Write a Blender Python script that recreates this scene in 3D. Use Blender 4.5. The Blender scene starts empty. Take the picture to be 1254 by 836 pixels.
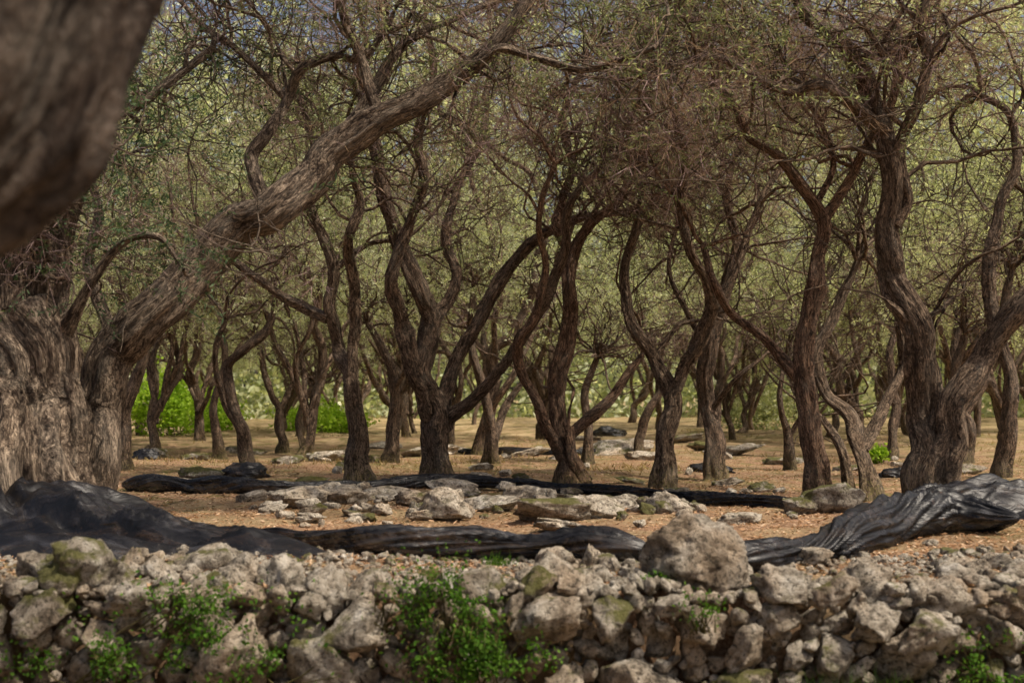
import bpy, bmesh, math, random
import numpy as np
from mathutils import Vector
random.seed(5)
RNG = np.random.default_rng(11)
scene = bpy.context.scene
C = scene.collection
F = 1400.0; HOR = 500.0; CH = 1.0
PITCH = math.atan(82/1400)
# ------------------------------------------------------------------ camera
cam = bpy.data.cameras.new('camera'); co = bpy.data.objects.new('camera', cam); C.objects.link(co)
co.location = (0,0,CH); co.rotation_euler = (math.pi/2+PITCH,0,0)
cam.sensor_width = 36; cam.lens = 36*F/1254; cam.clip_end = 900; cam.clip_start = .05
cam.dof.use_dof = True; cam.dof.focus_distance = 13.5; cam.dof.aperture_fstop = 1.8
scene.camera = co
def P(px, py, Y):
    u=(px-627)/F; v=(418-py)/F; c,s=math.cos(PITCH),math.sin(PITCH)
    dy=c-v*s; dz=s+v*c; t=Y/dy
    return np.array([u*t, Y, CH+dz*t])
# ------------------------------------------------------------------ noise
TAB = np.random.default_rng(3).random((64,64,64))
def vn(p):
    p=np.asarray(p,float); i=np.floor(p).astype(int); f=p-i; f=f*f*(3-2*f); i&=63; j=(i+1)&63
    x0,y0,z0=i[...,0],i[...,1],i[...,2]; x1,y1,z1=j[...,0],j[...,1],j[...,2]; fx,fy,fz=f[...,0],f[...,1],f[...,2]
    a=TAB[x0,y0,z0]*(1-fx)+TAB[x1,y0,z0]*fx; b=TAB[x0,y1,z0]*(1-fx)+TAB[x1,y1,z0]*fx
    c=TAB[x0,y0,z1]*(1-fx)+TAB[x1,y0,z1]*fx; d=TAB[x0,y1,z1]*(1-fx)+TAB[x1,y1,z1]*fx
    return ((a*(1-fy)+b*fy)*(1-fz)+(c*(1-fy)+d*fy)*fz)*2-1
def fbm(p,o=4):
    p=np.asarray(p,float); r=0; a=1; t=0
    for k in range(o): r=r+a*vn(p*2**k+k*7.3); t+=a; a*=.5
    return r/t
def sstep(a,b,x): t=np.clip((x-a)/(b-a),0,1); return t*t*(3-2*t)
def nrm(v): return v/(np.linalg.norm(v,axis=-1,keepdims=True)+1e-9)
# ------------------------------------------------------------------ mesh helpers
def mesh(name,V,Fc,mat,attr=None,smooth=True):
    V=np.ascontiguousarray(V,dtype=np.float32).reshape(-1,3); Fc=np.ascontiguousarray(Fc,dtype=np.int32)
    k=Fc.shape[1]; me=bpy.data.meshes.new(name)
    me.vertices.add(len(V)); me.vertices.foreach_set('co',V.ravel())
    me.loops.add(Fc.size); me.loops.foreach_set('vertex_index',Fc.ravel())
    me.polygons.add(len(Fc)); me.polygons.foreach_set('loop_start',np.arange(0,Fc.size,k,dtype=np.int32))
    me.polygons.foreach_set('use_smooth',np.full(len(Fc),smooth))
    me.update(calc_edges=True)
    if attr is not None:
        a=me.attributes.new('bark','FLOAT_VECTOR','POINT'); a.data.foreach_set('vector',np.ascontiguousarray(attr,dtype=np.float32).ravel())
    me.materials.append(mat); return me
def link(name,me,parent=None,loc=None):
    o=bpy.data.objects.new(name,me); C.objects.link(o)
    if parent: o.parent=parent
    if loc is not None: o.location=loc
    return o
def tag(o,label=None,cat=None,group=None,kind=None):
    if label: o['label']=label
    if cat: o['category']=cat
    if group: o['group']=group
    if kind: o['kind']=kind
    return o
def empty(name,loc,label,cat,group=None):
    o=bpy.data.objects.new(name,None); C.objects.link(o); o.location=loc; o.empty_display_size=.2
    return tag(o,label,cat,group)
def quadmesh(name,Q,mat,parent=None,off=None,smooth=False):
    V=Q.reshape(-1,3)
    if off is not None: V=V-off
    return link(name,mesh(name,V,np.arange(len(V)).reshape(-1,4),mat,smooth=smooth),parent)
# ------------------------------------------------------------------ materials
def newmat(name):
    m=bpy.data.materials.new(name); m.use_nodes=True; nt=m.node_tree; nt.nodes.clear(); return m,nt
class N:
    def __init__(s,nt): s.nt=nt
    def n(s,t,**kw):
        x=s.nt.nodes.new(t)
        for k,v in kw.items():
            if k[0]=='_': setattr(x,k[1:],v)
        return x
    def l(s,a,b): s.nt.links.new(a,b)
    def noise(s,vec,scale,detail=5,rough=.6,dist=0):
        x=s.n('ShaderNodeTexNoise'); x.inputs['Scale'].default_value=scale; x.inputs['Detail'].default_value=detail
        x.inputs['Roughness'].default_value=rough; x.inputs['Distortion'].default_value=dist
        if vec is not None: s.l(vec,x.inputs['Vector'])
        return x.outputs['Fac']
    def ramp(s,fac,stops):
        x=s.n('ShaderNodeValToRGB'); e=x.color_ramp.elements
        while len(e)<len(stops): e.new(.5)
        for i,(p,c) in enumerate(stops):
            e[i].position=p; e[i].color=(c,c,c,1) if isinstance(c,(int,float)) else (*c,1)
        s.l(fac,x.inputs[0]); return x.outputs[0]
    def mix(s,fac,a,b,mode='MIX'):
        x=s.n('ShaderNodeMix'); x.data_type='RGBA'; x.blend_type=mode
        for v,i in ((fac,0),(a,6),(b,7)):
            if isinstance(v,(int,float)): x.inputs[i].default_value=v
            elif isinstance(v,tuple): x.inputs[i].default_value=(*v,1)
            else: s.l(v,x.inputs[i])
        return x.outputs[2]
    def math(s,op,a,b=0):
        x=s.n('ShaderNodeMath'); x.operation=op
        for v,i in ((a,0),(b,1)):
            if isinstance(v,(int,float)): x.inputs[i].default_value=v
            else: s.l(v,x.inputs[i])
        return x.outputs[0]
    def mapping(s,vec,sc):
        x=s.n('ShaderNodeMapping'); x.inputs['Scale'].default_value=sc; s.l(vec,x.inputs['Vector']); return x.outputs[0]
    def bump(s,h,dist,st=1,nrmal=None):
        x=s.n('ShaderNodeBump'); x.inputs['Distance'].default_value=dist; x.inputs['Strength'].default_value=st; s.l(h,x.inputs['Height'])
        if nrmal: s.l(nrmal,x.inputs['Normal'])
        return x.outputs[0]
    def out(s,sh): x=s.n('ShaderNodeOutputMaterial'); s.l(sh,x.inputs[0])
    def bsdf(s,col,rough,normal=None,spec=.3):
        x=s.n('ShaderNodeBsdfPrincipled')
        if isinstance(col,tuple): x.inputs['Base Color'].default_value=(*col,1)
        else: s.l(col,x.inputs['Base Color'])
        x.inputs['Roughness'].default_value=rough; x.inputs['Specular IOR Level'].default_value=spec
        if normal: s.l(normal,x.inputs['Normal'])
        return x.outputs[0]
def bark_mat(name,dark,mid,light,moss=True,st_=.38,sc=24):
    m,nt=newmat(name); n=N(nt)
    a=n.n('ShaderNodeAttribute'); a.attribute_name='bark'; v=a.outputs['Vector']
    st=n.mapping(v,(1,1,st_)); f1=n.noise(st,sc,5,.72,1.4); f2=n.noise(n.mapping(v,(1,1,.7)),75,3,.7); big=n.noise(v,3.2,4,.65)
    col=n.ramp(f1,[(.38,dark),(.49,mid),(.62,light)])
    col=n.mix(n.ramp(big,[(.46,0),(.64,.5)]),col,n.mix(.5,col,(.3,.27,.22)))
    col=n.mix(n.ramp(big,[(.34,.5),(.44,0)]),col,dark)
    col=n.mix(n.ramp(f2,[(.36,.8),(.52,0)]),col,dark)
    if moss:
        g=n.n('ShaderNodeNewGeometry'); sx=n.n('ShaderNodeSeparateXYZ'); n.l(g.outputs['Position'],sx.inputs[0])
        h=n.math('SUBTRACT',.42,sx.outputs[2]); h=n.math('ADD',h,n.math('MULTIPLY',n.math('SUBTRACT',f2,.5),2.6))
        mm=n.ramp(h,[(.25,0),(.6,.8)]); col=n.mix(mm,col,n.mix(f1,(.05,.05,.012),(.22,.19,.05)))
    hh=n.math('ADD',f1,n.math('MULTIPLY',f2,.4))
    n.out(n.bsdf(col,.85,n.bump(hh,.05,1),.2)); return m
BARK=bark_mat('olive_bark',(.024,.016,.011),(.14,.093,.061),(.43,.31,.21))
BARKR=bark_mat('reddish_bark',(.026,.015,.01),(.17,.098,.06),(.48,.3,.19))
BARKD=bark_mat('dark_bark',(.02,.014,.01),(.115,.076,.051),(.37,.255,.175))
BARKP=bark_mat('pale_old_bark',(.022,.015,.011),(.14,.1,.07),(.44,.34,.245),False,.5,18)
BARKN=bark_mat('near_bark',(.03,.023,.019),(.105,.081,.065),(.23,.185,.15),False,.5,16)
def leaf_mat(name,cols,trans=.4):
    m,nt=newmat(name); n=N(nt); g=n.n('ShaderNodeNewGeometry')
    k=len(cols); col=n.ramp(g.outputs['Random Per Island'],[(i/(k-1),c) for i,c in enumerate(cols)])
    b=n.n('ShaderNodeBsdfDiffuse'); n.l(col,b.inputs[0]); t=n.n('ShaderNodeBsdfTranslucent'); n.l(n.mix(1.0,col,(1.6,1.55,.85),'MULTIPLY'),t.inputs[0])
    x=n.n('ShaderNodeMixShader'); x.inputs[0].default_value=trans; n.l(b.outputs[0],x.inputs[1]); n.l(t.outputs[0],x.inputs[2]); n.out(x.outputs[0]); return m
LEAF=leaf_mat('olive_leaves',[(.07,.088,.042),(.12,.142,.078),(.2,.22,.13),(.34,.36,.25)],.5)
LEAFB=leaf_mat('light_painted_olive_leaves',[(.2,.235,.13),(.3,.34,.2),(.43,.47,.31),(.6,.62,.48)],.5)  # paler set of olive leaf colours, with the background's sunlit glow painted in
WOOD=leaf_mat('haze_painted_far_leaves',[(.28,.33,.2),(.4,.45,.3),(.54,.58,.43),(.7,.72,.6)],.45)  # distance haze and sunlight are put into these pale leaf colours
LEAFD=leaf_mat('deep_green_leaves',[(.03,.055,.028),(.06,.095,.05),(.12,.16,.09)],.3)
LIME=leaf_mat('lime_leaves',[(.18,.3,.03),(.3,.46,.05),(.46,.62,.12)],.5)
IVY=leaf_mat('wall_plant_leaves',[(.035,.09,.013),(.07,.15,.022),(.13,.24,.04)],.4)
TWIG=leaf_mat('dry_twigs',[(.13,.088,.084),(.26,.18,.175),(.42,.31,.305)],.3)
LITTER=leaf_mat('leaf_litter',[(.1,.052,.028),(.25,.135,.07),(.41,.25,.14),(.56,.42,.29)],.1)
DRYG=leaf_mat('dry_grass',[(.18,.13,.05),(.28,.21,.1),(.38,.3,.16)],.3)
def rock_mat(name,moss=.5,tone=1.0):
    m,nt=newmat(name); n=N(nt); g=n.n('ShaderNodeNewGeometry'); pos=g.outputs['Position']; oi=n.n('ShaderNodeObjectInfo')
    b1=n.noise(pos,8,7,.74,.5); b2=n.noise(pos,34,5,.75); b3=n.noise(pos,2.1,2)
    col=n.ramp(b1,[(.32,(.08*tone,.067*tone,.052*tone)),(.43,(.28*tone,.24*tone,.185*tone)),(.54,(.5*tone,.445*tone,.36*tone)),(.66,(.72*tone,.67*tone,.58*tone))])
    col=n.mix(n.ramp(b3,[(.44,0),(.66,.55)]),col,n.mix(1.0,col,(.88,.7,.54),'MULTIPLY'))
    col=n.mix(n.math('MULTIPLY',oi.outputs['Random'],.3),col,n.mix(1.0,col,(.62,.58,.55),'MULTIPLY'))
    col=n.mix(n.ramp(b2,[(.38,.9),(.48,0)]),col,(.06,.05,.038))
    sx=n.n('ShaderNodeSeparateXYZ'); n.l(g.outputs['Normal'],sx.inputs[0])
    mm=n.math('ADD',n.math('MULTIPLY',sx.outputs[2],.1),n.noise(pos,2.6,6,.7))
    mm=n.ramp(mm,[(.72-.2*moss,0),(.8-.2*moss,.9)]); col=n.mix(mm,col,n.mix(b2,(.025,.03,.008),(.19,.18,.045)))
    h=n.math('ADD',b1,n.math('MULTIPLY',b2,.5))
    n.out(n.bsdf(col,.92,n.bump(h,.08,1),.15)); return m
ROCK=rock_mat('limestone',.5); ROCKM=rock_mat('mossy_limestone',1.0,.85); ROCKB=rock_mat('boulder_limestone',-.2,.85); ROCKP=rock_mat('pale_limestone',.35,1.3)
m,nt=newmat('litter_soil'); n=N(nt); g=n.n('ShaderNodeNewGeometry'); pos=g.outputs['Position']
a=n.noise(pos,1.1,5,.65); b=n.noise(pos,28,6,.75); c=n.noise(pos,.35,3); d=n.noise(pos,2.3,5,.7)
col=n.ramp(b,[(.3,(.07,.042,.026)),(.48,(.24,.142,.082)),(.62,(.43,.275,.17)),(.75,(.62,.48,.34))])
col=n.mix(n.ramp(a,[(.46,0),(.6,.7)]),col,n.mix(b,(.13,.1,.04),(.5,.38,.22)))
sx=n.n('ShaderNodeSeparateXYZ'); n.l(pos,sx.inputs[0])
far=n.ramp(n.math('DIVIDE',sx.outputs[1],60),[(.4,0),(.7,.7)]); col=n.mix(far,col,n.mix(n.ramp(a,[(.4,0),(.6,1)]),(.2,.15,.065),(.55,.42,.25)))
col=n.mix(n.ramp(c,[(.5,0),(.64,.5)]),col,(.15,.125,.045))
mz=n.ramp(n.math('DIVIDE',sx.outputs[1],60),[(.17,0),(.22,1)]); col=n.mix(n.math('MULTIPLY',n.ramp(d,[(.52,0),(.6,.85)]),mz),col,n.mix(b,(.035,.038,.01),(.22,.2,.06)))
n.out(n.bsdf(col,.95,n.bump(b,.05,.8),.15)); SOIL=m
m,nt=newmat('black_netting'); n=N(nt); g=n.n('ShaderNodeNewGeometry'); pos=g.outputs['Position']
a=n.noise(n.mapping(pos,(1,2.2,2.2)),4,3,.5,.8)
col=n.ramp(a,[(.42,(.004,.004,.005)),(.58,(.012,.012,.015)),(.7,(.035,.036,.043))])  # lightest stop paints a bluish sheen highlight onto the folds
col=n.mix(n.ramp(n.noise(pos,16,6,.85),[(.63,0),(.68,.7)]),col,(.16,.085,.045))
b=n.bsdf(col,.45,n.bump(a,.04,.6),.35); t=n.n('ShaderNodeBsdfTransparent'); x=n.n('ShaderNodeMixShader'); n.l(n.ramp(a,[(.4,.05),(.6,.3)]),x.inputs[0]); n.l(b,x.inputs[1]); n.l(t.outputs[0],x.inputs[2]); n.out(x.outputs[0]); NET=m
# ------------------------------------------------------------------ ground
def gz(x,y):
    x=np.asarray(x,float); y=np.asarray(y,float); p=np.stack([x*.5,y*.5,np.zeros_like(x)],-1); q=np.stack([x*2.6,y*2.6,np.zeros_like(x)+3],-1)
    z=.07*fbm(p,3)+.035*fbm(q,3)+.16*vn(np.stack([x*.22,y*.3,x*0+5],-1))*sstep(17,26,y)
    z=z*sstep(6.7,7.6,y)+ .012*np.maximum(0,y-30)
    edge=6.82
    return z-.8*(1-sstep(edge-.07,edge,y))-.06*(1-sstep(6.9,7.7,y))
xs=np.unique(np.concatenate([np.arange(-9,9,.07),np.linspace(-40,40,161),np.linspace(-300,300,41)]))
ys=np.unique(np.concatenate([np.arange(6.6,6.95,.02),np.arange(-4,6.6,.4),np.arange(6.95,17,.06),np.arange(17,50,.3),np.linspace(50,400,40),[-60,-20]]))
X,Y=np.meshgrid(xs,ys); Z=gz(X,Y); nx,ny=len(xs),len(ys)
idx=np.arange(nx*ny).reshape(ny,nx); Fq=np.stack([idx[:-1,:-1],idx[:-1,1:],idx[1:,1:],idx[1:,:-1]],-1).reshape(-1,4)
tag(link('ground',mesh('ground',np.stack([X,Y,Z],-1),Fq,SOIL)),'brown leaf strewn earth of the olive grove','ground',kind='structure')
def litter(name,n_,y0,y1,pw,size,mat,label,cat):
    r=RNG.random(n_)**pw; y=y0+(y1-y0)*r; x=(RNG.random(n_)*2-1)*(y*.5+1); z=gz(x,y)+.006+RNG.random(n_)*.012
    th=RNG.random(n_)*6.28; d=np.stack([np.cos(th),np.sin(th),RNG.normal(0,.25,n_)],-1); s=np.stack([-np.sin(th),np.cos(th),RNG.normal(0,.4,n_)],-1)
    L=size*(.5+RNG.random(n_)*.9)[:,None]; w=L*.13; p=np.stack([x,y,z],-1)
    Q=np.stack([p-d*L/2,p+s*w,p+d*L/2,p-s*w],1); o=quadmesh(name,Q,mat); tag(o,label,cat,kind='stuff')
litter('fallen_leaves',90000,6.85,24,1.5,.042,LITTER,'fallen brown olive leaves scattered over the ground','leaf litter')
n_=14000; y=RNG.uniform(17,42,n_); x=(RNG.random(n_)*2-1)*y*.5; k=fbm(np.stack([x*.5,y*.5,x*0],-1),3)>0.1; x=x[k];y=y[k]; p=np.stack([x,y,gz(x,y)],-1); n_=len(x)
tip=np.stack([RNG.normal(0,.05,n_),RNG.normal(0,.05,n_),RNG.uniform(.03,.1,n_)],-1); s=nrm(np.stack([RNG.normal(size=n_),RNG.normal(size=n_),x*0],-1))*.012
tag(quadmesh('dry_grass',np.stack([p-s,p+s,p+tip+s*.2,p+tip-s*.2],1),DRYG),'thin dry grass growing among the far trees','grass',kind='stuff')
# ------------------------------------------------------------------ rocks
ICO={}
def ico(k):
    if k not in ICO:
        bm=bmesh.new(); bmesh.ops.create_icosphere(bm,subdivisions=k,radius=1)
        V=np.array([v.co[:] for v in bm.verts]); Fc=np.array([[v.index for v in f.verts] for f in bm.faces]); bm.free(); ICO[k]=(V,Fc)
    return ICO[k]
def rockshape(seed,k=4,cut=.5,pit=.26,nc=13,lo=.4):
    r=np.random.default_rng(seed); V,Fc=ico(k); V=V.copy(); off=r.random(3)*40
    V=V*(1+lo*fbm(V*1.2+off,3))[:,None]
    for _ in range(nc):
        nn=nrm(r.normal(size=3)); d=cut+.3*r.random(); s=V@nn; V=V-np.maximum(0,s-d)[:,None]*nn*.95
    rg=np.abs(fbm(V*3.2+off+9,4)); V=V*(1-pit*rg+.18*fbm(V*3+off,3)+.1*fbm(V*9+off,3))[:,None]
    V=V/np.abs(V).max(0); return V,Fc
NV=14
RS=[rockshape(100+i,4) for i in range(NV)]+[rockshape(311,5,.7,.14,9,.22)]
RL=[rockshape(100+i,3) for i in range(NV)]
RM={}
def rockmesh(i,mat):
    k=(i,mat.name)
    if k not in RM: RM[k]=mesh('stone',RS[i][0],RS[i][1],mat)
    return RM[k]
rr=random.Random(7)
wall=empty('stone_wall',(0,6.55,-.8),'rough dry stone retaining wall of pale limestone running across the foreground','wall')
stones=[]
def wtop(x): return -.07+.03*math.sin(x*1.7+1)+.025*math.sin(x*4.1)+.03*math.sin(x*9.3)
for r0,tries in ((.16,30),(.125,240),(.09,1300),(.068,3000),(.05,7000),(.036,10000),(.026,10000)):
    for _ in range(tries):
        r_=r0*rr.uniform(.75,1.15); x=rr.uniform(-4.2,4.2); z=rr.uniform(-.84,wtop(x)-r_*.7)
        ok=True
        for (a,b,c,d,_) in stones:
            if abs(a-x)<.45 and ((a-x)/1.25)**2+((b-z)/.85)**2 < ((c+r_)*.86)**2: ok=False;break
        if ok: stones.append((x,z,r_,0,0))
front=[(x,6.6+rr.uniform(-.09,.07)-(.02 if r_>.1 else -.02),z,r_) for x,z,r_,_,_ in stones]
top=[]
for r0,tries in ((.12,50),(.08,240),(.055,600),(.038,1500),(.024,3400),(.016,3000)):
    for _ in range(tries):
        r_=r0*rr.uniform(.8,1.15); x=rr.uniform(-4.2,4.2); y=6.55+rr.random()**1.2*(1.0 if r_>.04 else 1.4)
        if 0.6<x<1.5 and 6.55<y<7.1 and r_>.05: continue
        if y>7.0 and math.sin(x*2.3)+.5*math.sin(x*5)<.2 and r_>.03: continue
        if all(((a-x)/1.2)**2+(b-y)**2>((c+r_)*.86)**2 for a,b,_,c in top): top.append((x,y,(wtop(x)*.8 if y<6.9 else float(gz(x,y)))+.1*r_+rr.uniform(-.02,.03)*min(1,r_*20),r_))
allst=sorted(front+top,key=lambda s:-s[3]*(1 if abs(s[0])<3.0 and s[2]>-.66 else .1))
from mathutils import Euler, Matrix
small=[];so=0;smallF=[]
rg=np.random.default_rng(4)
for i,(x,y,z,r_) in enumerate(allst):
    v=rr.randrange(NV); mossy= (-3.2<x<-2.2 and z>-.25) or (.35<x<.75 and -.35<z<-.1) or rr.random()<.1
    e=(rg.normal(0,.6),rg.choice([0,math.pi])+rg.normal(0,.6),rg.choice([0,math.pi])+rg.normal(0,.6)); sc=(r_*1.45*rr.uniform(.8,1.25),r_*1.2,r_*1.1*rr.uniform(.75,1.15))
    if i<98:
        o=link('stone',rockmesh(v,ROCKM if mossy else ROCK),wall); o.location=(x,y-6.55,z+.8); o.rotation_euler=e; o.scale=sc
    else:
        M=np.array((Euler(e).to_matrix()@Matrix.Diagonal(sc))); V=RL[v][0]@M.T+np.array([x,y-6.55,z+.8]); small.append(V); smallF.append(RL[v][1]+so); so+=len(V)
o=link('small_stones',mesh('small_stones',np.concatenate(small),np.concatenate(smallF),ROCK),wall); o['kind']='stuff'
def rock(px,base,w,h,label,mat=ROCKP,v=None,cat='rock',name='rock',group=None,dfac=.8,lift=0):
    Y=F*CH/(base-HOR); p=P(px,base,Y); hw=w/2/F*Y; hh=h/2/F*Y; v=rr.randrange(NV) if v is None else v
    Yc=Y+hw*dfac; 
    o=link(name,rockmesh(v,mat)); o.location=(p[0]*Yc/Y,Yc,max(-.06,float(gz(p[0],Yc)))+hh*.72+lift); o.scale=(hw*1.12,hw*dfac,hh*1.25); o.rotation_euler=(rr.uniform(-.2,.2),rr.uniform(-.2,.2),rr.choice([0,math.pi])+rr.uniform(-.4,.4))
    return tag(o,label,cat,group)
G='pale rocks lying between the two net rolls'
rock(850,710,132,88,'large rounded grey boulder resting on top of the stone wall',ROCKB,14,'boulder','boulder',dfac=.75,lift=.02)
rock(362,622,76,26,'pale flat rock leftmost of the rocks between the net rolls',group=G)
rock(420,618,60,24,'small pale rock second from the left between the net rolls',group=G)
rock(540,637,74,42,'bright angular rock standing highest in front of the central tree',group=G)
rock(598,626,80,28,'broad pale rock just right of the bright angular rock',group=G)
rock(552,606,66,22,'low rock behind the bright angular rock near the centre tree',group=G)
rock(676,637,90,34,'widest pale rock with mossy top in front of the reddish trunk',ROCKM,group=G)
rock(728,634,64,30,'pale rock touching the right end of the widest mossy topped rock',group=G)
rock(642,612,60,20,'small rock behind and left of the widest pale rock',group=G)
rock(815,630,66,28,'brown rock lying right of the widest pale rock',group=G)
rock(765,622,50,18,'small low rock between the widest pale rock and the brown rock',group=G)
rock(470,612,64,18,'flat rock midway between left rock pair and the bright angular rock',group=G)
rock(508,620,46,20,'small jagged rock touching the left of the bright angular rock',group=G)
rock(690,645,76,16,'thin slab lying in front of the widest pale rock',group=G)
rock(905,642,52,16,'flat slab half buried right of the brown rock',group=G)
rock(310,614,40,16,'small rock beside the net roll at left of the pale flat rock',group=G)
rock(245,588,56,20,'low mossy rock beyond the left net heap',ROCKM)
rock(222,600,34,20,'pale rock at the end of the left net heap',ROCK)
rock(192,556,24,14,'small whitish rock beside the far left dark net bundle')
rock(1018,628,74,40,'moss covered rock at the foot of the slender right hand tree',ROCKM)
rock(975,628,44,20,'small moss topped rock left of the moss covered rock',ROCKM)
rock(988,686,60,24,'loose stone in front of the right net heap',ROCK)
rock(1060,690,40,16,'small flat stone right of the loose stone before the net heap',ROCK)
rock(1022,726,54,40,'upright wedge shaped stone on the right end of the wall',ROCK,lift=.0)
rock(100,714,95,60,'big mossy stone under the left net heap',ROCKM,lift=.03)
rock(48,706,56,40,'smaller mossy stone at the left under the net heap',ROCKM,lift=.03)
rock(590,575,30,10,'small rock between the central and reddish trees')
rock(640,592,34,12,'low rock just left of the reddish tree foot',ROCKM)
rock(830,610,36,14,'small rock at the foot of the slender forked tree',ROCKM)
for px,b_,w_,h_ in ((760,556,90,18),(900,556,80,17),(525,558,70,15),(650,560,50,12),(830,548,60,10),(400,560,60,12),(470,548,50,9),(960,566,50,12),(1040,575,40,12),(350,570,40,11),(240,562,46,10),(705,545,60,9),(600,548,40,8),(1180,580,60,14),(890,592,40,12),(790,562,50,12),(560,552,50,9),(870,552,60,10),(300,552,50,9),(430,575,36,11),(380,598,44,12),(500,594,40,10),(590,592,44,12),(930,600,40,11),(770,592,40,10)):
    rock(px,b_,w_,h_,'low mossy stone ledge breaking the ground behind the front trees',ROCKM if rr.random()<.6 else ROCKP,name='stone_ledge',cat='rock ledge',group='low mossy stone ledges among the tree feet',dfac=.6)
for i in range(140):
    if i<70: a_=(rr.uniform(180,1150),rr.uniform(560,690),rr.uniform(8,24),rr.uniform(5,11))
    else: a_=(rr.uniform(320,860),rr.gauss(622,9),rr.uniform(12,38),rr.uniform(8,17))
    rock(*a_,'small loose stone lying among the fallen leaves',ROCKM if rr.random()<.3 else ROCKP,name='small_stone',cat='stone',group='small loose stones scattered on the ground')
# ------------------------------------------------------------------ nets
def crom(pts,ds):
    pts=np.asarray(pts,float); n_=len(pts); p=np.vstack([2*pts[0]-pts[1],pts,2*pts[-1]-pts[-2]]); out=[]
    for i in range(1,n_):
        a,b,c,d=p[i-1],p[i],p[i+1],p[i+2]; L=np.linalg.norm((c-b)[:3]); k=max(2,int(L/ds)); t=np.linspace(0,1,k,endpoint=False)[:,None]
        out.append(.5*((2*b)+(-a+c)*t+(2*a-5*b+4*c-d)*t*t+(-a+3*b-3*c+d)*t**3))
    return np.vstack(out+[pts[-1:]])
def frames(p):
    t=nrm(np.gradient(p,axis=0)); a=np.array([0.,1,0]) if abs(t[0][1])<.8 else np.array([1.,0,0]); U=[]
    u=nrm(a-t[0]*(a@t[0]))
    for k in range(len(p)):
        u=nrm(u-t[k]*(u@t[k])); U.append(u)
    U=np.array(U); return t,U,np.cross(t,U)
def gridF(nr,ns,o=0):
    i=np.arange(nr-1)[:,None]; j=np.arange(ns)[None]; a=i*ns+j; b=i*ns+(j+1)%ns
    return np.stack([a,b,b+ns,a+ns],-1).reshape(-1,4)+o
def netroll(pix,label,seed,par=None):
    pts=[]
    for px,base,w in pix:
        Y=F/(base-HOR); p=P(px,base,Y); pts.append([p[0],Y,gz(p[0],Y)+w/F*Y*.40,w/2/F*Y])
    c=crom(pts,.02); t,U,W=frames(c[:,:3]); ns=60; th=np.linspace(0,2*math.pi,ns,endpoint=False); s=np.cumsum(np.r_[0,np.linalg.norm(np.diff(c[:,:3],axis=0),axis=1)])
    S,T=np.meshgrid(s,th,indexing='ij'); tt=T+S*1.1+.8*vn(np.stack([S*1.5,T*0+seed,T*0],-1)); q=np.stack([np.cos(tt)*3.2+seed,np.sin(tt)*3.2,S*.9],-1)
    fold=np.abs(fbm(q,2)); q2=np.stack([np.cos(tt)*1.2+seed,np.sin(tt)*1.2,S*6],-1)
    R=c[:,3][:,None]*(1.12+.28*vn(np.stack([S*2.2+seed,T*0,T*0],-1))-.85*fold+.12*fbm(q2,2)); end=np.minimum(1,np.minimum(S,s[-1]-S)/.25+.02); R=R*np.sqrt(end)
    c2=c[:,:3]+np.stack([0*s,.12*vn(np.stack([s*.9,s*0+seed,s*0],-1)),.02*vn(np.stack([s*1.7,s*0+seed,s*0],-1))],-1)
    V=c2[:,None]+R[...,None]*(np.cos(T)[...,None]*U[:,None]*1.15+np.sin(T)[...,None]*W[:,None])
    base=c2.mean(0)*[1,1,0]
    o=link('rolled_net',mesh('rolled_net',V.reshape(-1,3)-base,gridF(len(c2),ns),NET)); o.location=base; return tag(o,label,'net')
netroll([(310,664,16),(400,674,24),(470,678,34),(560,678,38),(640,680,40),(720,682,40),(800,686,38)],'rolled black olive net lying left of the boulder behind the wall',1.)
netroll([(870,690,36),(930,684,38),(1010,674,42),(1080,662,50),(1160,655,52),(1250,660,46)],'rolled black net running from the boulder right past the big split tree',4.)
netroll([(150,600,18),(260,604,22),(360,604,20),(470,600,16),(560,597,15),(650,600,15),(740,607,18),(830,614,18),(920,620,20),(1000,626,18)],'long thin black net roll stretched across in front of the tree feet',9.)
netroll([(560,553,8),(640,555,10),(700,556,9),(780,553,8)],'far dark net roll lying behind the reddish tree',14.)
def heap(x0,x1,y0,y1,hf,label,seed,dirv,ds=.02):
    xs=np.arange(x0,x1,ds); ys=np.arange(y0,y1,ds); X,Y=np.meshgrid(xs,ys); H=hf(X,Y)
    wx=.3*vn(np.stack([X*1.1,Y*1.1,X*0+seed],-1)); a=X*dirv[0]+Y*dirv[1]; b=-X*dirv[1]+Y*dirv[0]+wx; q=np.stack([a*.7,b*5.5,X*0+seed],-1)
    fold=np.abs(fbm(q,2)); f2=np.abs(fbm(np.stack([a*2.4+wx*3,b*8,X*0+seed+5],-1),2)); lump=fbm(np.stack([X*1.8,Y*1.8,X*0+seed],-1),3)
    m_=sstep(.02,.25,H)
    Z=gz(X,Y)-.06+H*(1.1+.75*lump)+(-.3*fold-.13*f2+.12)*m_
    Z=np.maximum(Z,gz(X,Y)-.1)
    idx=np.arange(X.size).reshape(X.shape); Fq=np.stack([idx[:-1,:-1],idx[:-1,1:],idx[1:,1:],idx[1:,:-1]],-1).reshape(-1,4)
    keep=(H.reshape(-1)[Fq].max(1)>.03); Fq=Fq[keep]; u,inv=np.unique(Fq,return_inverse=True); V=np.stack([X,Y,Z],-1).reshape(-1,3)[u]
    base=np.array([V[:,0].mean(),V[:,1].mean(),0]); o=link('net_heap',mesh('net_heap',V-base,inv.reshape(-1,4),NET)); o.location=base; return tag(o,label,'net')
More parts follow.
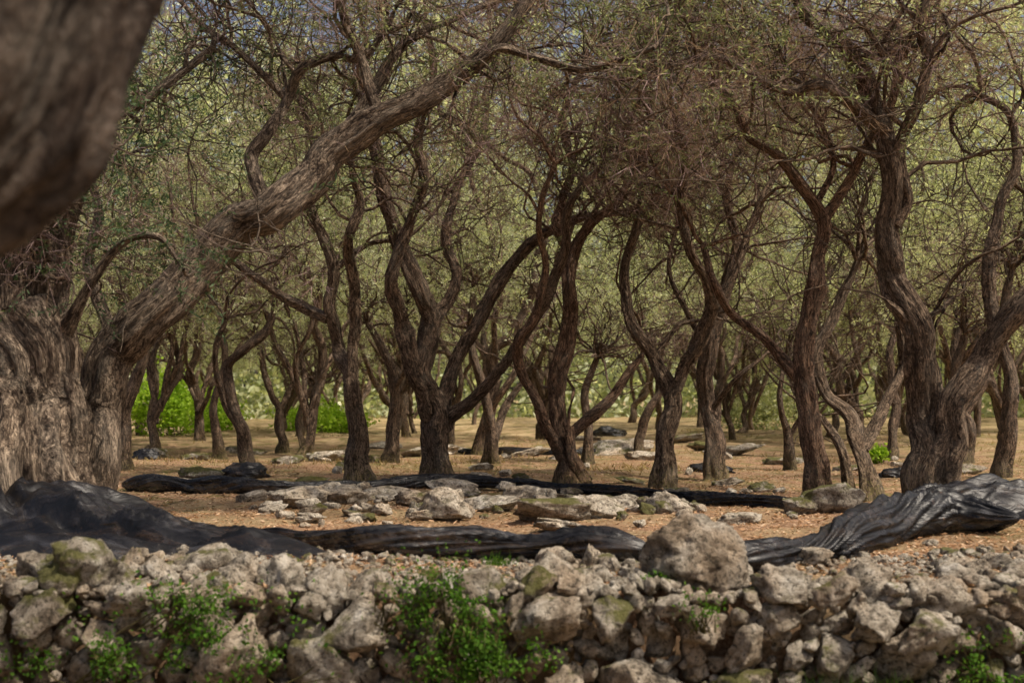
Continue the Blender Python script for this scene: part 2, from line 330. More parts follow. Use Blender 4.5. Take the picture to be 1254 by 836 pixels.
def gauss(X,Y,cx,cy,sx,sy,a=0):
    u=(X-cx)*math.cos(a)+(Y-cy)*math.sin(a); v=-(X-cx)*math.sin(a)+(Y-cy)*math.cos(a); return np.exp(-(u/sx)**2-(v/sy)**2)
heap(-5.6,-.9,7.15,11.2,lambda X,Y: .6*gauss(X,Y,-3.9,9.0,1.1,.5,-.12)+.26*gauss(X,Y,-2.4,8.1,1.0,.22,-.34)+.14*gauss(X,Y,-3.2,7.8,.9,.25,-.1),'big black net heap spread around the foot of the old left trunk',2.,(.93,-.36))
heap(2.6,6.0,8.6,11.6,lambda X,Y: .36*gauss(X,Y,4.35,10.7,.75,.3,.05)+.3*gauss(X,Y,5.2,10.2,.6,.3,0),'crumpled shiny black net heap at the foot of the big right tree',6.,(.95,.3))
for px,base,w,h,lab in ((300,585,62,30,'dark net bundle bunched around the twisted far left tree'),(180,560,40,22,'small dark net bundle beside the whitish rock'),(870,578,60,20,'dark net bundle behind the slender forked tree'),(1098,585,50,18,'dark net bundle between the right hand trees'),(745,536,50,20,'far dark net bundle near the sunlit clearing')):
    Y=F/(base-HOR); p=P(px,base,Y); V,Fc=rockshape(int(px),4,.8,.4); V=V*np.array([w/2,w/3,h*.6])/F*Y
    o=link('net_bundle',mesh('net_bundle',V,Fc,NET)); o.location=(p[0],Y,float(gz(p[0],Y))+.02); tag(o,lab,'net')
# ------------------------------------------------------------------ trees
def tube(c,seg,amp=.16,seed=0.,flare=0.,ds=.05,wb=.35):
    c=crom(c,ds); p=c[:,:3]; s=np.cumsum(np.r_[0,np.linalg.norm(np.diff(p,axis=0),axis=1)])
    R0=np.maximum(c[:,3],.004)
    wob=np.stack([vn(np.stack([s*2.4,s*0+seed+k*5,s*0],-1)) for k in range(3)],-1)*(R0*wb*sstep(.1,.6,s)*1.5)[:,None]; p=p+wob
    t,U,W=frames(p); th=np.linspace(0,2*math.pi,seg,endpoint=False); S,T=np.meshgrid(s,th,indexing='ij')
    tw=T+S*.55+seed; fl=flare*np.exp(-S/.22)
    D=1+amp*(.6+fl)*np.cos(2*tw+1.3)+amp*(.6+1.4*fl)*np.cos(3*tw+seed+.8*np.sin(S*2))+amp*(.5+1.6*fl)*np.cos(5*tw-S*1.1)+fl*.6
    q=np.stack([np.cos(tw)*2.2+seed,np.sin(tw)*2.2,S*.9],-1); D=D+amp*1.2*fbm(q,4)+amp*1.5*(np.abs(fbm(q*1.9+4,4))*-1.8+.3)
    knot=vn(np.stack([np.cos(T)*.9,np.sin(T)*.9,S*2.6+seed],-1)); D=D+amp*1.4*np.maximum(0,knot-.35)*2
    D=D*(1+.9*amp*vn(np.stack([S[:,0]*3.1,S[:,0]*0+seed,S[:,0]*0],-1)))[:,None]
    R=R0[:,None]*D; V=p[:,None]+R[...,None]*(np.cos(T)[...,None]*U[:,None]+np.sin(T)[...,None]*W[:,None])
    at=np.stack([np.cos(T+S*.4)*R0.max()*1+seed*3,np.sin(T+S*.4)*R0.max(),S],-1)
    return V.reshape(-1,3),gridF(len(p),seg),at.reshape(-1,3),p,R0
def btubes(Pn,Rn,seg):
    B,K,_=Pn.shape; t=nrm(np.gradient(Pn,axis=1)); ref=np.where(np.abs(t[...,2:3])>.85,np.array([1.,0,0]),np.array([0,0,1.])); U=nrm(np.cross(t,ref)); W=np.cross(t,U)
    th=np.linspace(0,2*math.pi,seg,endpoint=False); V=Pn[:,:,None]+Rn[:,:,None,None]*(np.cos(th)[None,None,:,None]*U[:,:,None]+np.sin(th)[None,None,:,None]*W[:,:,None])
    f=gridF(K,seg); Fq=(f[None]+(np.arange(B)*K*seg)[:,None,None]).reshape(-1,4)
    s=np.arange(K)*.1; at=np.broadcast_to(np.stack([np.cos(th)*.02,np.sin(th)*.02,th*0],-1)[None,None],(B,K,seg,3)).copy(); at[...,2]+=s[None,:,None]; at[...,0]+=np.arange(B)[:,None,None]*.37
    return V.reshape(-1,3),Fq,at.reshape(-1,3)
def grow(st,d,L,K,wob,up,rng):
    B=len(st); Pn=np.zeros((B,K,3)); Pn[:,0]=st; d=nrm(d); step=(L/(K-1))[:,None]; dr=rng.normal(0,wob,(B,3))
    for k in range(1,K):
        dr=.55*dr+rng.normal(0,wob,(B,3)); d=nrm(d+dr+np.array([0,0,up])); Pn[:,k]=Pn[:,k-1]+d*step
    return Pn
TR=np.random.default_rng(77)
def leaf_tpl(nl,L,leaf,w,spread=.8):
    Q=[]
    for i in range(nl):
        z=L*(.1+.9*i/nl); a=i*2.4+TR.random(); d=nrm(np.array([math.cos(a)*spread,math.sin(a)*spread,.55+TR.normal(0,.3)])); l=leaf*TR.uniform(.7,1.2)
        p=np.array([.03*math.sin(z*9),.02*math.cos(z*7),z]); s=nrm(np.cross(d,TR.normal(size=3)))*w/2
        Q.append([p,p+d*l*.45+s,p+d*l,p+d*l*.45-s])
    Q.append([[0,-.002,0],[0,.002,0],[.02,.001,L],[.02,-.001,L]]); return np.array(Q)
def twig_tpl(k,L,w):
    Q=[]
    def seg(p,d,l,w_,dep):
        for j in range(3):
            d2=nrm(d+TR.normal(0,.28,3)); q=p+d2*l/3; s=nrm(np.cross(d2,TR.normal(size=3)))*w_/2
            Q.append([p-s,p+s,q+s*.8,q-s*.8]); p=q; d=d2
            if dep and TR.random()<.75: seg(p,nrm(d+TR.normal(0,.8,3)),l*.55,w_*.7,dep-1)
    for i in range(k): seg(np.zeros(3),nrm(np.array([TR.normal(0,.6),TR.normal(0,.6),1])),L*TR.uniform(.6,1.1),w,1)
    return np.array(Q)
LT=[leaf_tpl(20,.42,.058,.0145) for _ in range(6)]
LTB=[leaf_tpl(18,.6,.1,.026,1.0) for _ in range(5)]
TT=[twig_tpl(4,.55,.0052) for _ in range(6)]
def place(tpls,pos,d,sc,rng):
    out=[]; idx=rng.integers(0,len(tpls),len(pos))
    for i,T in enumerate(tpls):
        m=idx==i
        if not m.any(): continue
        z=nrm(d[m]); x=nrm(np.cross(z,rng.normal(size=z.shape))); y=np.cross(z,x); M=np.stack([x,y,z],1)*sc[m][:,None,None]
        out.append((np.einsum('qvk,skj->sqvj',T,M)+pos[m][:,None,None]).reshape(-1,4,3))
    return np.concatenate(out)
def foliage(root,base,anch,adir,arad,n0,rng,green,leafm,barkm,l0=(1.4,2.6),big=False,up=.08,twscale=1.,zlim=2.0,n1=6,n2=4,n3=4,thr=0.,back=0.):
    w=rng.integers(0,len(anch),n0); st=anch[w]; d=nrm(rng.normal(size=(n0,3))*[1,1,.5]+[0,back,.35]+adir[w]*.6)
    P0=grow(st,d,rng.uniform(*l0,n0),14,.3,up,rng); r0=np.minimum(arad[w]*.6,.026); R0=np.linspace(1,.25,14)[None]*r0[:,None]
    k=rng.integers(2,14,(n0,n1)); P1s=P0[np.arange(n0)[:,None],k].reshape(-1,3); t0=nrm(np.gradient(P0,axis=1))[np.arange(n0)[:,None],k].reshape(-1,3)
    B1=len(P1s); P1=grow(P1s,t0*.5+rng.normal(size=(B1,3))*[.8,.8,.55],rng.uniform(.5,1.1,B1)*twscale,8,.28,up*.6,rng); R1=np.linspace(.009,.004,8)[None]*np.ones((B1,1))*twscale
    k=rng.integers(2,8,(B1,n2)); P2s=P1[np.arange(B1)[:,None],k].reshape(-1,3); t1=nrm(np.gradient(P1,axis=1))[np.arange(B1)[:,None],k].reshape(-1,3); B2=len(P2s)
    P2=grow(P2s,t1*.5+rng.normal(size=(B2,3))*.7,rng.uniform(.25,.6,B2)*twscale,5,.25,-.02,rng)
    V0,F0,A0=btubes(P0,R0,6); V1,F1,A1=btubes(P1,R1,4); V2,F2,A2=btubes(P2,np.linspace(.0045,.002,5)[None]*np.ones((B2,1))*twscale,3)
    V=np.concatenate([V0,V1,V2]); Fq=np.concatenate([F0,F1+len(V0),F2+len(V0)+len(V1)]); A=np.concatenate([A0,A1,A2])
    link('branches',mesh('branches',V-base,Fq,barkm,A),root)
    k=rng.integers(1,5,(B2,n3)); sp=P2[np.arange(B2)[:,None],k].reshape(-1,3)
    k2=nrm(np.gradient(P2,axis=1))[np.arange(B2)[:,None],k].reshape(-1,3)*.6+rng.normal(size=sp.shape)*[.7,.7,.5]+[0,0,-.1]
    clump=vn(sp*.8+[3,9,1])*.6+rng.random(len(sp))*.9-.45
    g=clump< (green-.5)*1.3
    ok=(sp[:,2]>zlim*(.85+.3*rng.random(len(sp))))&(vn(sp*1.1+[1,7,3])+rng.normal(0,.2,len(sp))>-.22+thr); g1=g&ok; t1_=(~g)&ok
    if g1.any(): quadmesh('crown',place(LTB if big else LT,sp[g1],k2[g1],rng.uniform(.8,1.25,g1.sum()),rng),leafm,root,base)
    if t1_.sum()>12: quadmesh('dry_twigs',place(TT,sp[t1_],k2[t1_],rng.uniform(.7,1.15,t1_.sum())*(1.2 if big else 1),rng),TWIG,root,base)
def tree(label,limbs,n0,green=.5,leafm=LEAF,barkm=BARK,Y=None,seed=1,zmin=3.2,zlim=3.4,flare=1.2,seg=30,big=False,slopes=None,l0=(1.2,2.8),group=None,ds=.04,amp=.17,up=.14,n1=7,n2=3,n3=2,back=.5,ws=.58):
    rng=np.random.default_rng(seed); b=limbs[0][0]
    if Y is None: Y=F/(b[1]-HOR)
    p0=P(b[0],b[1],Y); p0[2]=0 if abs(p0[2])<.3 else p0[2]; base=np.array([p0[0],Y,float(gz(p0[0],Y))])
    root=empty('olive_tree',base,label,'tree',group); done=[]; anc=[];ad=[];ar=[]
    for i,lb in enumerate(limbs):
        if i==0: d0=Y
        else:
            best=None
            for pix,dep in done:
                q=(pix[:,0]-lb[0][0])**2+(pix[:,1]-lb[0][1])**2; j=q.argmin()
                if best is None or q[j]<best[0]: best=(q[j],dep[j])
            d0=best[1]
        sl=(slopes[i] if slopes and i<len(slopes) else (rng.uniform(-.12,.12) if i==0 else rng.uniform(-.45,.45)))
        arr=np.array([(a[0],a[1],a[2]*ws) for a in lb],float); L=np.r_[0,np.cumsum(np.linalg.norm(np.diff(arr[:,:2],axis=0),axis=1))]/F*Y
        D=d0+sl*L+ (rng.normal(0,.07,len(L))*np.minimum(1,L))
        pts=[]
        for (x,y,w),dd in zip(arr,D):
            p=P(x,y,dd); pts.append([*p,w/2/F*dd])
        if i==0:
            q=list(pts[0]); q[2]=base[2]-.2; q[3]*=1.1
            if pts[0][2]<base[2]-.1: pts[0][2]=base[2]
            pts=[q]+pts
        pts=np.array(pts)
        sg=seg if i==0 else max(12,int(seg*.7)); V,Fq,A,pp,R0=tube(pts,sg,amp,seed*1.7+i*2.3,flare if i==0 else (.5 if arr[0][1]>560 else 0),ds)
        link('trunk' if i==0 else 'limb',mesh('trunk' if i==0 else 'limb',V-base,Fq,barkm,A),root)
        dp=crom(np.c_[arr[:,:2],D,D],8); done.append((dp[:,:2],dp[:,2]))
        t=nrm(np.gradient(pp,axis=0)); m=pp[:,2]>zmin
        anc+=list(pp[m][::4]); ad+=list(t[m][::4]); ar+=list(R0[m][::4])
        for _ in range(8 if pp[-1][2]>zmin*.8 else 2): anc.append(pp[-1]); ad.append(t[-1]*2.5); ar.append(R0[-1]*1.6)
    foliage(root,base,np.array(anc),np.array(ad),np.array(ar),n0,rng,green,leafm,barkm,l0,big,up,1.25 if big else 1.,zlim=zlim,n1=n1,n2=n2,n3=n3,back=back)
    return root
tree('massive pale old olive trunk at the left edge rising from the net heap',[
 [(0,650,220),(8,560,200),(12,480,184),(10,400,168),(2,320,150),(-10,230,130),(-40,120,110),(-60,0,90)],
 [(88,640,84),(82,560,78),(86,500,66),(74,430,54),(80,360,34),(86,290,28),(98,220,24),(92,150,16)],
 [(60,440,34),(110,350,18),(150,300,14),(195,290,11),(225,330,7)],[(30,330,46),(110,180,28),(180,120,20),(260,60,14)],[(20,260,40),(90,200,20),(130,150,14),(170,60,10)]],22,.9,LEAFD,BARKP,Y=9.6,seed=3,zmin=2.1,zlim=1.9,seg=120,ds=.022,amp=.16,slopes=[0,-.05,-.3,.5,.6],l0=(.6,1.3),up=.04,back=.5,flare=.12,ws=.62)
tree('pale leaning olive whose trunk slants up to the right from the left net heap',[
 [(104,650,112),(108,570,100),(122,500,96),(154,430,92),(202,368,88),(262,304,84),(330,246,76),(400,190,66),(468,148,54),(524,118,46),(576,84,40),(624,36,34),(664,-20,28)],
 [(325,250,34),(312,215,27),(306,190,25),(322,165,23),(350,120,20),(368,86,19),(402,70,18),(440,74,15),(470,40,12)],
 [(470,150,30),(452,110,22),(440,60,20),(420,20,18),(410,-30,14)],
 [(572,90,24),(610,60,19),(650,70,16),(720,84,14),(800,60,11)],
 [(400,190,26),(440,130,18),(500,50,17),(560,22,14),(640,-10,12)],
 [(130,470,34),(135,400,26),(110,330,22),(120,260,18),(100,200,14)],
 [(350,120,16),(300,70,14),(250,30,11),(210,-10,9)]],36,.45,LEAF,BARKP,Y=10.4,seed=8,zmin=3.3,zlim=3.4,seg=64,ds=.028,amp=.09,slopes=[.04,.2,.1,-.2,.4,.6,.3],l0=(1.,2.2),back=1.2,ws=.6,flare=.3)
tree('central olive with a forked dark trunk spreading into curved limbs',[
 [(537,592,62),(536,560,52),(534,510,52),(522,455,44),(526,395,38),(508,345,33),(484,285,28),(468,225,24),(460,170,21),(440,110,17),(450,50,14)],
 [(530,520,32),(505,450,30),(492,400,30),(482,340,26),(504,270,23),(520,220,20),(512,160,17),(530,90,14),(520,20,10)],
 [(540,500,32),(560,440,26),(592,385,25),(620,335,23),(655,295,21),(705,266,18),(780,254,14),(830,220,9)],
 [(545,515,30),(590,480,25),(632,425,22),(665,370,20),(690,310,18),(700,250,15),(740,200,10)],
 [(526,400,26),(560,345,21),(548,290,19),(560,230,17),(590,170,14),(600,90,12),(640,30,9)]],36,.42,LEAF,BARKD,seed=12,slopes=[0,-.3,.2,-.25,.35],ws=.62)
tree('olive left of centre with a low branch reaching far to the left',[
 [(440,592,50),(438,545,38),(430,475,35),(416,425,31),(402,385,28),(410,335,23),(398,290,21),(380,250,18),(390,200,14),(370,130,10)],
 [(402,390,24),(362,372,21),(322,345,17),(282,318,13),(250,300,8)],
 [(430,465,27),(434,400,23),(432,340,21),(426,290,18),(442,250,15),(430,200,13),(450,120,10)],
 [(410,330,15),(450,300,11),(500,290,8),(540,250,6)]],32,.5,LEAF,BARK,seed=21,slopes=[.05,.2,-.3,.3])
tree('reddish brown multi stemmed olive right of the central tree',[
 [(702,594,56),(694,550,38),(684,490,33),(690,420,31),(698,355,28),(704,312,24),(730,270,20),(762,236,16),(790,190,13),(800,120,10)],
 [(690,560,26),(662,505,23),(638,450,21),(636,418,20),(655,385,19),(668,330,16),(660,270,13),(680,200,10)],
 [(700,530,23),(742,492,18),(770,455,16),(788,434,11)],
 [(704,320,20),(680,270,17),(700,210,14),(690,140,12),(720,70,9)],
 [(716,592,26),(700,560,22),(694,520,18)],[(684,594,24),(692,560,20),(690,520,16)]],36,.38,LEAF,BARKR,seed=33,slopes=[.05,-.3,.2,.3])
tree('slender forked olive with two snaking stems right of the reddish tree',[
 [(812,597,42),(816,545,33),(820,485,32),(800,440,28),(776,400,26),(765,345,23),(776,290,20),(786,240,16),(770,170,13),(790,100,10)],
 [(820,490,26),(846,440,27),(868,385,24),(864,345,22),(846,300,20),(836,245,17),(838,185,14),(820,120,11),(830,40,9)],
 [(866,390,21),(900,335,19),(920,275,16),(936,235,13),(960,190,11),(950,120,9)],
 [(800,440,12),(830,400,9),(856,392,7)]],36,.4,LEAF,BARK,seed=41,slopes=[.1,-.3,.2,.2])
tree('straight dark olive just behind the slender forked one',[
 [(876,585,42),(873,540,35),(868,480,32),(872,420,29),(886,365,24),(900,300,19),(890,240,15),(910,160,10)],
 [(870,430,16),(840,380,12),(820,330,10),(830,270,8)],[(872,500,12),(905,460,9),(930,440,6)]],26,.55,LEAF,BARKD,seed=46)
tree('slender winding olive with pale trunk left of the big right tree',[
 [(1004,615,56),(1001,565,44),(986,495,38),(984,425,39),(1000,345,37),(1006,292,34),(1000,256,30),(984,228,26),(955,190,22),(920,168,20),(898,130,18),(868,88,15),(850,30,11)],
 [(1004,275,24),(1040,222,21),(1060,182,19),(1092,130,16),(1100,70,12)],
 [(984,470,24),(942,420,21),(902,386,19),(875,345,16),(860,300,12)],
 [(1000,250,14),(1020,200,11),(1000,140,10),(960,100,9),(900,70,7)]],30,.45,LEAF,BARKR,seed=52,slopes=[.1,-.2,.3,.3])
tree('twisted low forked olive standing between the two right hand trees',[
 [(1066,607,40),(1056,550,34),(1036,510,30),(1012,480,26),(1004,430,22),(1030,370,18),(1050,320,13)],
 [(1056,550,28),(1084,500,24),(1106,450,18),(1100,400,14)],[(1040,600,20),(1030,550,17),(1005,510,14)]],12,.7,LEAF,BARK,seed=57,slopes=[.3,.3,.1])
tree('big sinuous olive at right whose trunk splits low into two',[
 [(1142,622,100),(1136,570,74),(1128,505,62),(1131,445,60),(1120,392,58),(1096,342,54),(1084,290,52),(1096,222,47),(1086,160,44),(1060,100,40),(1030,52,36),(988,10,32),(962,-40,28)],
 [(1094,275,34),(1112,240,30),(1104,180,28),(1126,130,26),(1136,72,24),(1130,18,21),(1142,-40,17)],
 [(1146,590,68),(1172,500,58),(1214,424,56),(1256,368,54),(1300,320,50),(1340,240,40)],
 [(1088,165,28),(1012,106,21),(970,112,19),(930,98,17),(880,72,15),(820,80,11)],
 [(1112,392,24),(1098,378,14),(1084,366,5)],[(1126,392,20),(1148,382,10),(1168,368,4)],
 [(1222,420,28),(1210,350,24),(1222,260,21),(1246,205,19),(1236,140,16),(1200,118,13)],
 [(1134,560,30),(1150,480,20),(1140,430,14)]],46,.62,LEAF,BARK,seed=61,slopes=[.05,-.25,-.1,-.3,0,0,.1,.1],seg=48,ds=.03,amp=.14,ws=.56)
G2='olive trees in the middle distance'
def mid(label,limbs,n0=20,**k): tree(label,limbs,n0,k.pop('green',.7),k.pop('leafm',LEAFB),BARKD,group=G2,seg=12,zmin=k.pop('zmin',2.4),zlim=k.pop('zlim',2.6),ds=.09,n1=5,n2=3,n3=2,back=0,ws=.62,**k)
mid('twisted far olive rising from a dark net bundle at left',[[(306,577,28),(300,540,24),(284,490,20),(280,450,18),(300,430,16),(328,402,14),(336,366,11),(330,320,9)],[(300,535,16),(270,480,14),(264,430,12),(276,390,10)]],seed=70)
mid('thin olive stem left of the twisted far olive',[[(268,557,20),(262,500,16),(274,450,14),(272,400,12),(262,350,10)]],seed=71)
mid('dark olive stem just right of the leaning trunk foot',[[(156,574,26),(152,520,22),(172,450,19),(182,400,15),(178,340,12)],[(128,570,18),(124,500,16),(142,440,12)]],seed=72)
mid('far olive with curved stem right of the twisted far olive',[[(346,551,20),(340,505,16),(322,450,13),(318,420,11)],[(340,510,10),(356,470,8),(366,440,6)]],14,seed=73)
mid('far olive between the left and central trees',[[(476,567,26),(480,520,20),(483,470,17),(468,425,14),(450,396,11)],[(482,480,11),(500,440,8),(496,400,6)]],seed=74)
mid('far olive with straight stem right of the central trunk',[[(602,568,28),(600,515,22),(590,470,19),(576,410,14),(580,350,11)],[(602,550,16),(618,500,13),(640,465,9)]],seed=75)
mid('thin far olive showing just right of the reddish tree',[[(720,567,18),(718,520,14),(714,480,12),(730,440,10)]],seed=76)
mid('far olive left of the slender winding olive',[[(968,572,20),(962,530,16),(955,490,13),(960,450,10)],[(964,540,9),(985,500,7)]],seed=77)
mid('far right olive stem partly behind the big split tree',[[(1226,588,32),(1230,530,27),(1234,470,24),(1226,400,18),(1240,330,14)]],seed=78,green=.8)
mid('narrow olive stem just left of the big sinuous trunk',[[(1092,560,22),(1096,500,18),(1090,440,14),(1104,380,11)]],seed=79)
mid('far olive near the sunlit clearing with leaning stem',[[(782,556,18),(790,510,15),(810,470,12),(806,430,10)]],seed=80)
mid('faint olive at far left edge behind the old trunk',[[(190,548,16),(186,510,13),(192,470,11),(180,430,9)]],14,seed=81)
mid('far olive behind the low left reaching branch',[[(372,549,14),(366,510,12),(384,470,10)]],14,seed=82)
mid('dark far olive right of the big split tree',[[(1182,566,26),(1184,520,20),(1170,470,16),(1180,410,13)]],seed=83)
# --- background trees (copies)
def bgtree(seed,green,leafm):
    r=np.random.default_rng(seed)
    root=empty('olive_tree',(0,0,0),'','tree'); anc=[];ad=[];ar=[]
    bx,by=r.normal(0,.35),r.normal(0,.35)
    l0=[[0,0,-.2,.12],[0,0,0,.11],[bx*.5,by*.5,.7,.085],[bx,by,1.5,.075],[bx*.6+r.normal(0,.3),by,2.6,.06],[r.normal(0,.8),r.normal(0,.8),4,.042],[r.normal(0,1),r.normal(0,1),5.4,.03]]
    Ls=[l0]
    for k in range(4):
        a=k*1.6+r.random(); z0=.5+.3*k*r.random(); L=[[bx*z0*.6,by*z0*.6,z0,.055]]
        for j in range(1,6): L.append([L[0][0]+math.cos(a+r.normal(0,.35))*j*.45,L[0][1]+math.sin(a+r.normal(0,.35))*j*.45,z0+j*.85+r.normal(0,.2),.056-.008*j])
        Ls.append(L)
    for i,L in enumerate(Ls):
        V,Fq,A,pp,R0=tube(np.array(L),8,.16,seed+i*2.,.8 if i==0 else 0,.15,.9); link('trunk' if i==0 else 'limb',mesh('trunk' if i==0 else 'limb',V,Fq,BARKD,A),root)
        t=nrm(np.gradient(pp,axis=0)); m=pp[:,2]>2.1; anc+=list(pp[m]); ad+=list(t[m]); ar+=list(R0[m])
    foliage(root,np.zeros(3),np.array(anc),np.array(ad),np.array(ar),32,r,green,leafm,BARKD,(1.,2.4),True,.07,1.3,zlim=1.9,n1=5,n2=3,n3=2)
    return root
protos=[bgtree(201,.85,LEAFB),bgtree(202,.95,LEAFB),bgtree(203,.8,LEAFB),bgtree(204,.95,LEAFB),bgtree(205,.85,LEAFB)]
spots=[]
r=random.Random(99); used=[]
tries=0
while len(spots)<56 and tries<9000:
    tries+=1; y=r.uniform(25,60); x=r.uniform(-.54,.54)*y
    if all((x-a)**2+(y-b)**2>(3.1 if y<45 else 4.2)**2 for a,b in used): used.append((x,y)); spots.append((x,y))
used_p=[0]*5
for i,(x,y) in enumerate(sorted(spots,key=lambda s:s[1])):
    k=i%5; pr=protos[k]
    if used_p[k]==0: o=pr; used_p[k]=1
    else:
        o=pr.copy(); C.objects.link(o)
        for ch in pr.children: c2=ch.copy(); C.objects.link(c2); c2.parent=o
    o.location=(x,y,float(gz(x,y))-.03); o.rotation_euler=(0,0,r.random()*6.28); s=r.uniform(1.0,1.5); o.scale=(s,s,s*r.uniform(1.0,1.3))
    tag(o,'distant olive tree with leafy green crown at the back of the grove','tree','distant olive trees at the back of the grove')
# --- far woodland
nW=230000; th=RNG.uniform(-.6,.6,nW); d=RNG.uniform(66,88,nW); x=d*np.sin(th)*1.1; y=d*np.cos(th)*.9+8
top=26+3*vn(np.stack([x*.09,y*.02,x*0],-1))+4*vn(np.stack([x*.3,y*.05,x*0+3],-1)); z=RNG.random(nW)**1.15*top
kk=fbm(np.stack([x*.35,y*.1,z*.4],-1),3)*1.4+RNG.normal(0,.25,nW)>-.2-(z<5)*.3; x,y,z=x[kk],y[kk],z[kk]; nW=len(x)
a=nrm(RNG.normal(size=(nW,3))); b=nrm(np.cross(a,RNG.normal(size=(nW,3)))); L=RNG.uniform(.14,.36,nW)[:,None]; p=np.stack([x,y,z+.3],-1)
tag(quadmesh('woodland',np.stack([p-a*L,p+b*L*.45,p+a*L,p-b*L*.45],1),WOOD),'haze tinted mass of distant woodland closing the view','woodland',kind='stuff')
# --- near tree; out-of-frame crown added overhead to throw dappled shade on the wall
rng=np.random.default_rng(5); Yk=2.3
root=empty('olive_tree',(-2.1,2.0,-.8),'near out of focus gnarled olive trunk leaning across the top left corner','tree'); base=np.array([-2.1,2.0,-.8])
pts=[[-2.1,2.0,-1.0,.4],[-2.0,2.0,-.5,.3],[-1.7,2.15,.3,.22]]
for px,py,w in ((-250,380,200),(-60,174,215),(26,72,205),(92,-50,200),(200,-240,180)):
    q=P(px,py,Yk); pts.append([*q,w/2/F*Yk])
pts+=[[-.2,2.4,2.7,.12],[.5,2.6,3.4,.09],[1.5,3.2,4.2,.06]]
V,Fq,A,pp,R0=tube(np.array(pts),140,.24,4.4,0,.015,.12); link('trunk',mesh('trunk',V-base,Fq,BARKN,A),root)
anc=list(pp[-20:]);ad=list(nrm(np.gradient(pp,axis=0))[-20:]);ar=[.06]*20
for L in ([[-.4,2.4,2.5,.08],[.2,3.2,3.6,.06],[0,4.4,4.4,.05],[-.5,5.2,4.8,.03]],[[0,2.4,2.9,.07],[1.2,2.6,4.,.05],[2.4,3.8,4.6,.04],[3.6,4.6,5,.03]],[[.5,2.6,3.4,.07],[1.,1.2,4.2,.05],[2.4,.8,4.8,.04],[4,1.6,5,.03]],[[.2,2.5,3.1,.06],[-1,3.2,4.,.05],[-2,4.2,4.6,.04]]):
    V,Fq,A,pp,R0=tube(np.array(L),14,.16,L[1][0],0,.06); link('limb',mesh('limb',V-base,Fq,BARKN,A),root); s=slice(len(pp)//3,None)
    anc+=list(pp[s]);ad+=list(nrm(np.gradient(pp,axis=0))[s]);ar+=list(R0[s])
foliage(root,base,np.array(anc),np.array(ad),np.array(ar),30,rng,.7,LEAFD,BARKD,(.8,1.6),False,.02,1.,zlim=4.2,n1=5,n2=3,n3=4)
# ------------------------------------------------------------------ shrubs and wall plants
def shrub(px,base,w,h,label,mat,n_=1500,leaf=.05,name='shrub',Y=None,cat='shrub',flat=None,zc=None):
    Y=F/(base-HOR) if Y is None else Y; b=P(px,base,Y); hw=w/2/F*Y; hh=h/F*Y; rng=np.random.default_rng(int(px*7+base))
    if flat is None: p=nrm(rng.normal(size=(n_,3)))*(rng.random((n_,1))**.4); p=p*(1+.9*fbm(p*2.5+px,3))[:,None]; p=p*[hw,hw*.8,hh/2]+[0,0,hh/2]
    else:
        p=rng.normal(0,.5,(n_,3)); p=p*[hw,0,hh*.5]+[0,0,hh/2]; keep=fbm(np.stack([p[:,0]*5+px,p[:,2]*5,p[:,0]*0],-1),3)+rng.normal(0,.1,n_)>-.05; p=p[keep]; p[:,1]=-abs(rng.normal(0,.05,len(p)))+.03
    n2=len(p); a=nrm(rng.normal(size=(n2,3))+[0,-.3,.2]); s=nrm(np.cross(a,rng.normal(size=(n2,3)))); L=leaf*rng.uniform(.5,1.2,n2)[:,None]
    Q=np.stack([p-a*L/2,p+s*L*.32,p+a*L/2,p-s*L*.32],1); loc=np.array([b[0],Y,b[2]])
    root=empty(name,loc,label,cat); quadmesh('leaves',Q,mat,root)
    B=14; st=np.zeros((B,3))+[0,.03,0]+rng.normal(0,1,(B,3))*[hw*.3,.01,hh*.05]; tg=p[rng.integers(0,n2,B)]; d=tg-st; Ps=st[:,None]+d[:,None]*np.linspace(0,1,6)[None,:,None]+rng.normal(0,.02,(B,6,3))*[hw,.3,hh]
    V,Fq,A=btubes(Ps,np.linspace(.006,.002,6)[None]*np.ones((B,1))*max(1,Y/15),4); link('stems',mesh('stems',V,Fq,BARKD,A),root)
    return root
shrub(200,538,100,90,'bright lime green shrub in the far left clearing',LIME,5000,.16,Y=38)
shrub(256,538,80,56,'smaller bright green shrub right of the lime shrub at far left',LIME,3600,.15,Y=40)
shrub(396,535,120,40,'wide bright green shrub in the clearing between left trees',LIME,4600,.15,Y=42)
shrub(1076,566,30,22,'small lime green plant between the right hand trees',LIME,300,.1,Y=21)
shrub(930,536,110,60,'soft green shrub at the far side of the sunlit clearing',LEAFB,4000,.15,Y=46)
W=6.42
shrub(290,850,170,110,'leafy green plant climbing the lower left of the wall',IVY,3000,.032,'climbing_plant',W,'plant',1)
shrub(215,775,160,60,'patch of small green leaves near the left top of the wall',IVY,1100,.028,'climbing_plant',W,'plant',1)
shrub(545,800,120,110,'leafy plant trailing down the middle of the wall from its top',IVY,2200,.028,'climbing_plant',W,'plant',1)
shrub(590,850,150,80,'green plant growing at the foot of the wall at centre',IVY,2600,.034,'climbing_plant',W-.03,'plant',1)
shrub(100,850,150,80,'dark green plant at the bottom left corner of the wall',IVY,1400,.032,'climbing_plant',W,'plant',1)
shrub(860,775,50,50,'small green sprig growing below the boulder',IVY,360,.026,'climbing_plant',W,'plant',1)
shrub(1225,850,110,70,'green plant at the bottom right corner of the wall',IVY,1100,.032,'climbing_plant',W,'plant',1)
shrub(470,775,60,60,'little leafy sprig left of the trailing wall plant',IVY,400,.026,'climbing_plant',W,'plant',1)
shrub(805,722,40,24,'green tuft tucked against the left side of the boulder',IVY,240,.028,'plant',6.75,'plant')
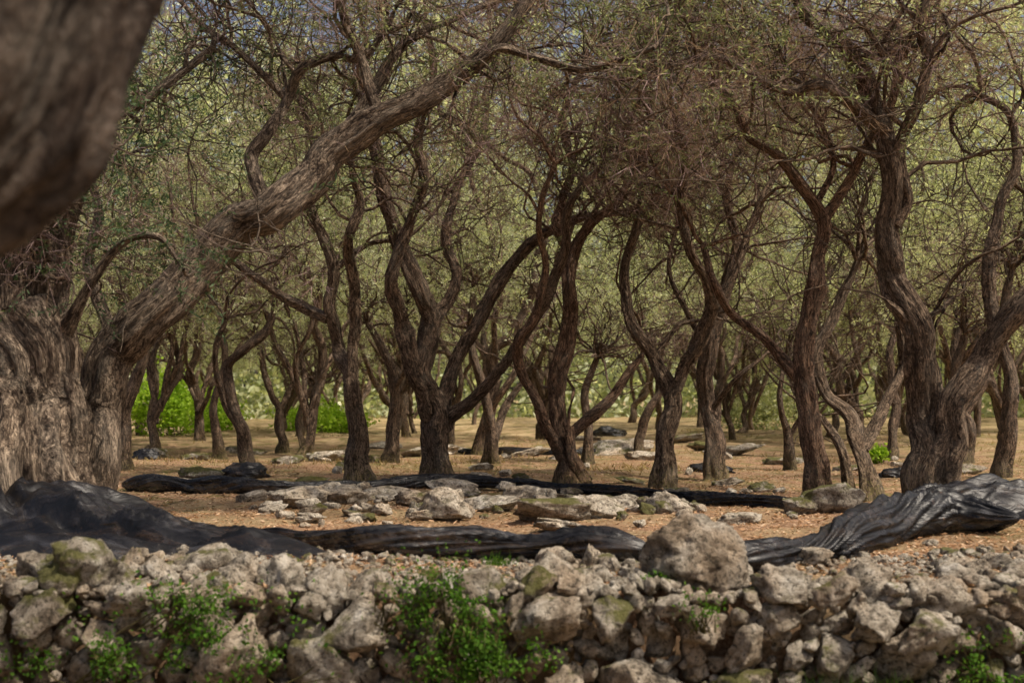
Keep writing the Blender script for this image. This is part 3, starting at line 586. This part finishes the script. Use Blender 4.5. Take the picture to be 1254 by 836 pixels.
def tuft(name,x,y,z,n_,L,sx,sy,mat,label,cat,kind=None,w=.004,hang=False,group=None):
    rng=np.random.default_rng(int(abs(x)*100+n_)); st=rng.normal(size=(n_,3))*[sx,sy,0]; K=6
    d=rng.normal(size=(n_,3))*[.35,.35,0]+[0,-.5 if hang else 0,-.5 if hang else 1]; Pn=grow(st,d,rng.uniform(.4,1,n_)*L,K,.1,-.12,rng); s=nrm(np.cross(nrm(np.gradient(Pn,axis=1)),[.3,1,.1]))*(np.linspace(1,.1,K)*w/2)[None,:,None]
    V=np.stack([Pn-s,Pn+s],2).reshape(-1,3); k=np.arange(K-1); f=np.stack([k*2,k*2+1,k*2+3,k*2+2],-1); Fq=(f[None]+(np.arange(n_)*K*2)[:,None,None]).reshape(-1,4)
    o=link(name,mesh(name,V,Fq,mat)); o.location=(x,y,z); tag(o,label,cat,group,kind)
tuft('grass_clump',1.95,6.3,-.72,420,.34,.22,.05,IVY,'clump of long green grass at the foot of the wall at right','grass',w=.006)
tuft('grass_clump',2.5,6.3,-.72,300,.28,.25,.05,IVY,'clump of green grass at the wall foot in the lower right corner','grass',w=.006)
tuft('grass_clump',-.2,6.45,-.15,50,.3,.12,.04,DRYG,'thin dry stems hanging among the middle wall plant','grass',w=.0025,hang=True)
tuft('grass_clump',-.1,7.4,.0,90,.11,.05,.03,IVY,'small green grass tuft in front of the rolled net','grass',w=.004)
# ------------------------------------------------------------------ light
tosun=Vector((.5,-.22,.84)).normalized()
sun=bpy.data.lights.new('sun','SUN'); sun.energy=5; sun.angle=math.radians(.5); sun.color=(1,.9,.76); so_=bpy.data.objects.new('sun',sun); C.objects.link(so_)
so_.rotation_euler=tosun.to_track_quat('Z','Y').to_euler()
w=bpy.data.worlds.new('World'); scene.world=w; w.use_nodes=True; nt=w.node_tree; bg=nt.nodes['Background']; sk=nt.nodes.new('ShaderNodeTexSky'); sk.sky_type='NISHITA'; sk.sun_disc=False
sk.sun_elevation=math.asin(tosun.z); sk.sun_rotation=math.atan2(tosun.x,tosun.y); sk.dust_density=8; sk.air_density=1.0; nt.links.new(sk.outputs[0],bg.inputs[0]); bg.inputs[1].default_value=.14
scene.view_settings.view_transform='Standard'; scene.view_settings.look='None'; scene.view_settings.exposure=0
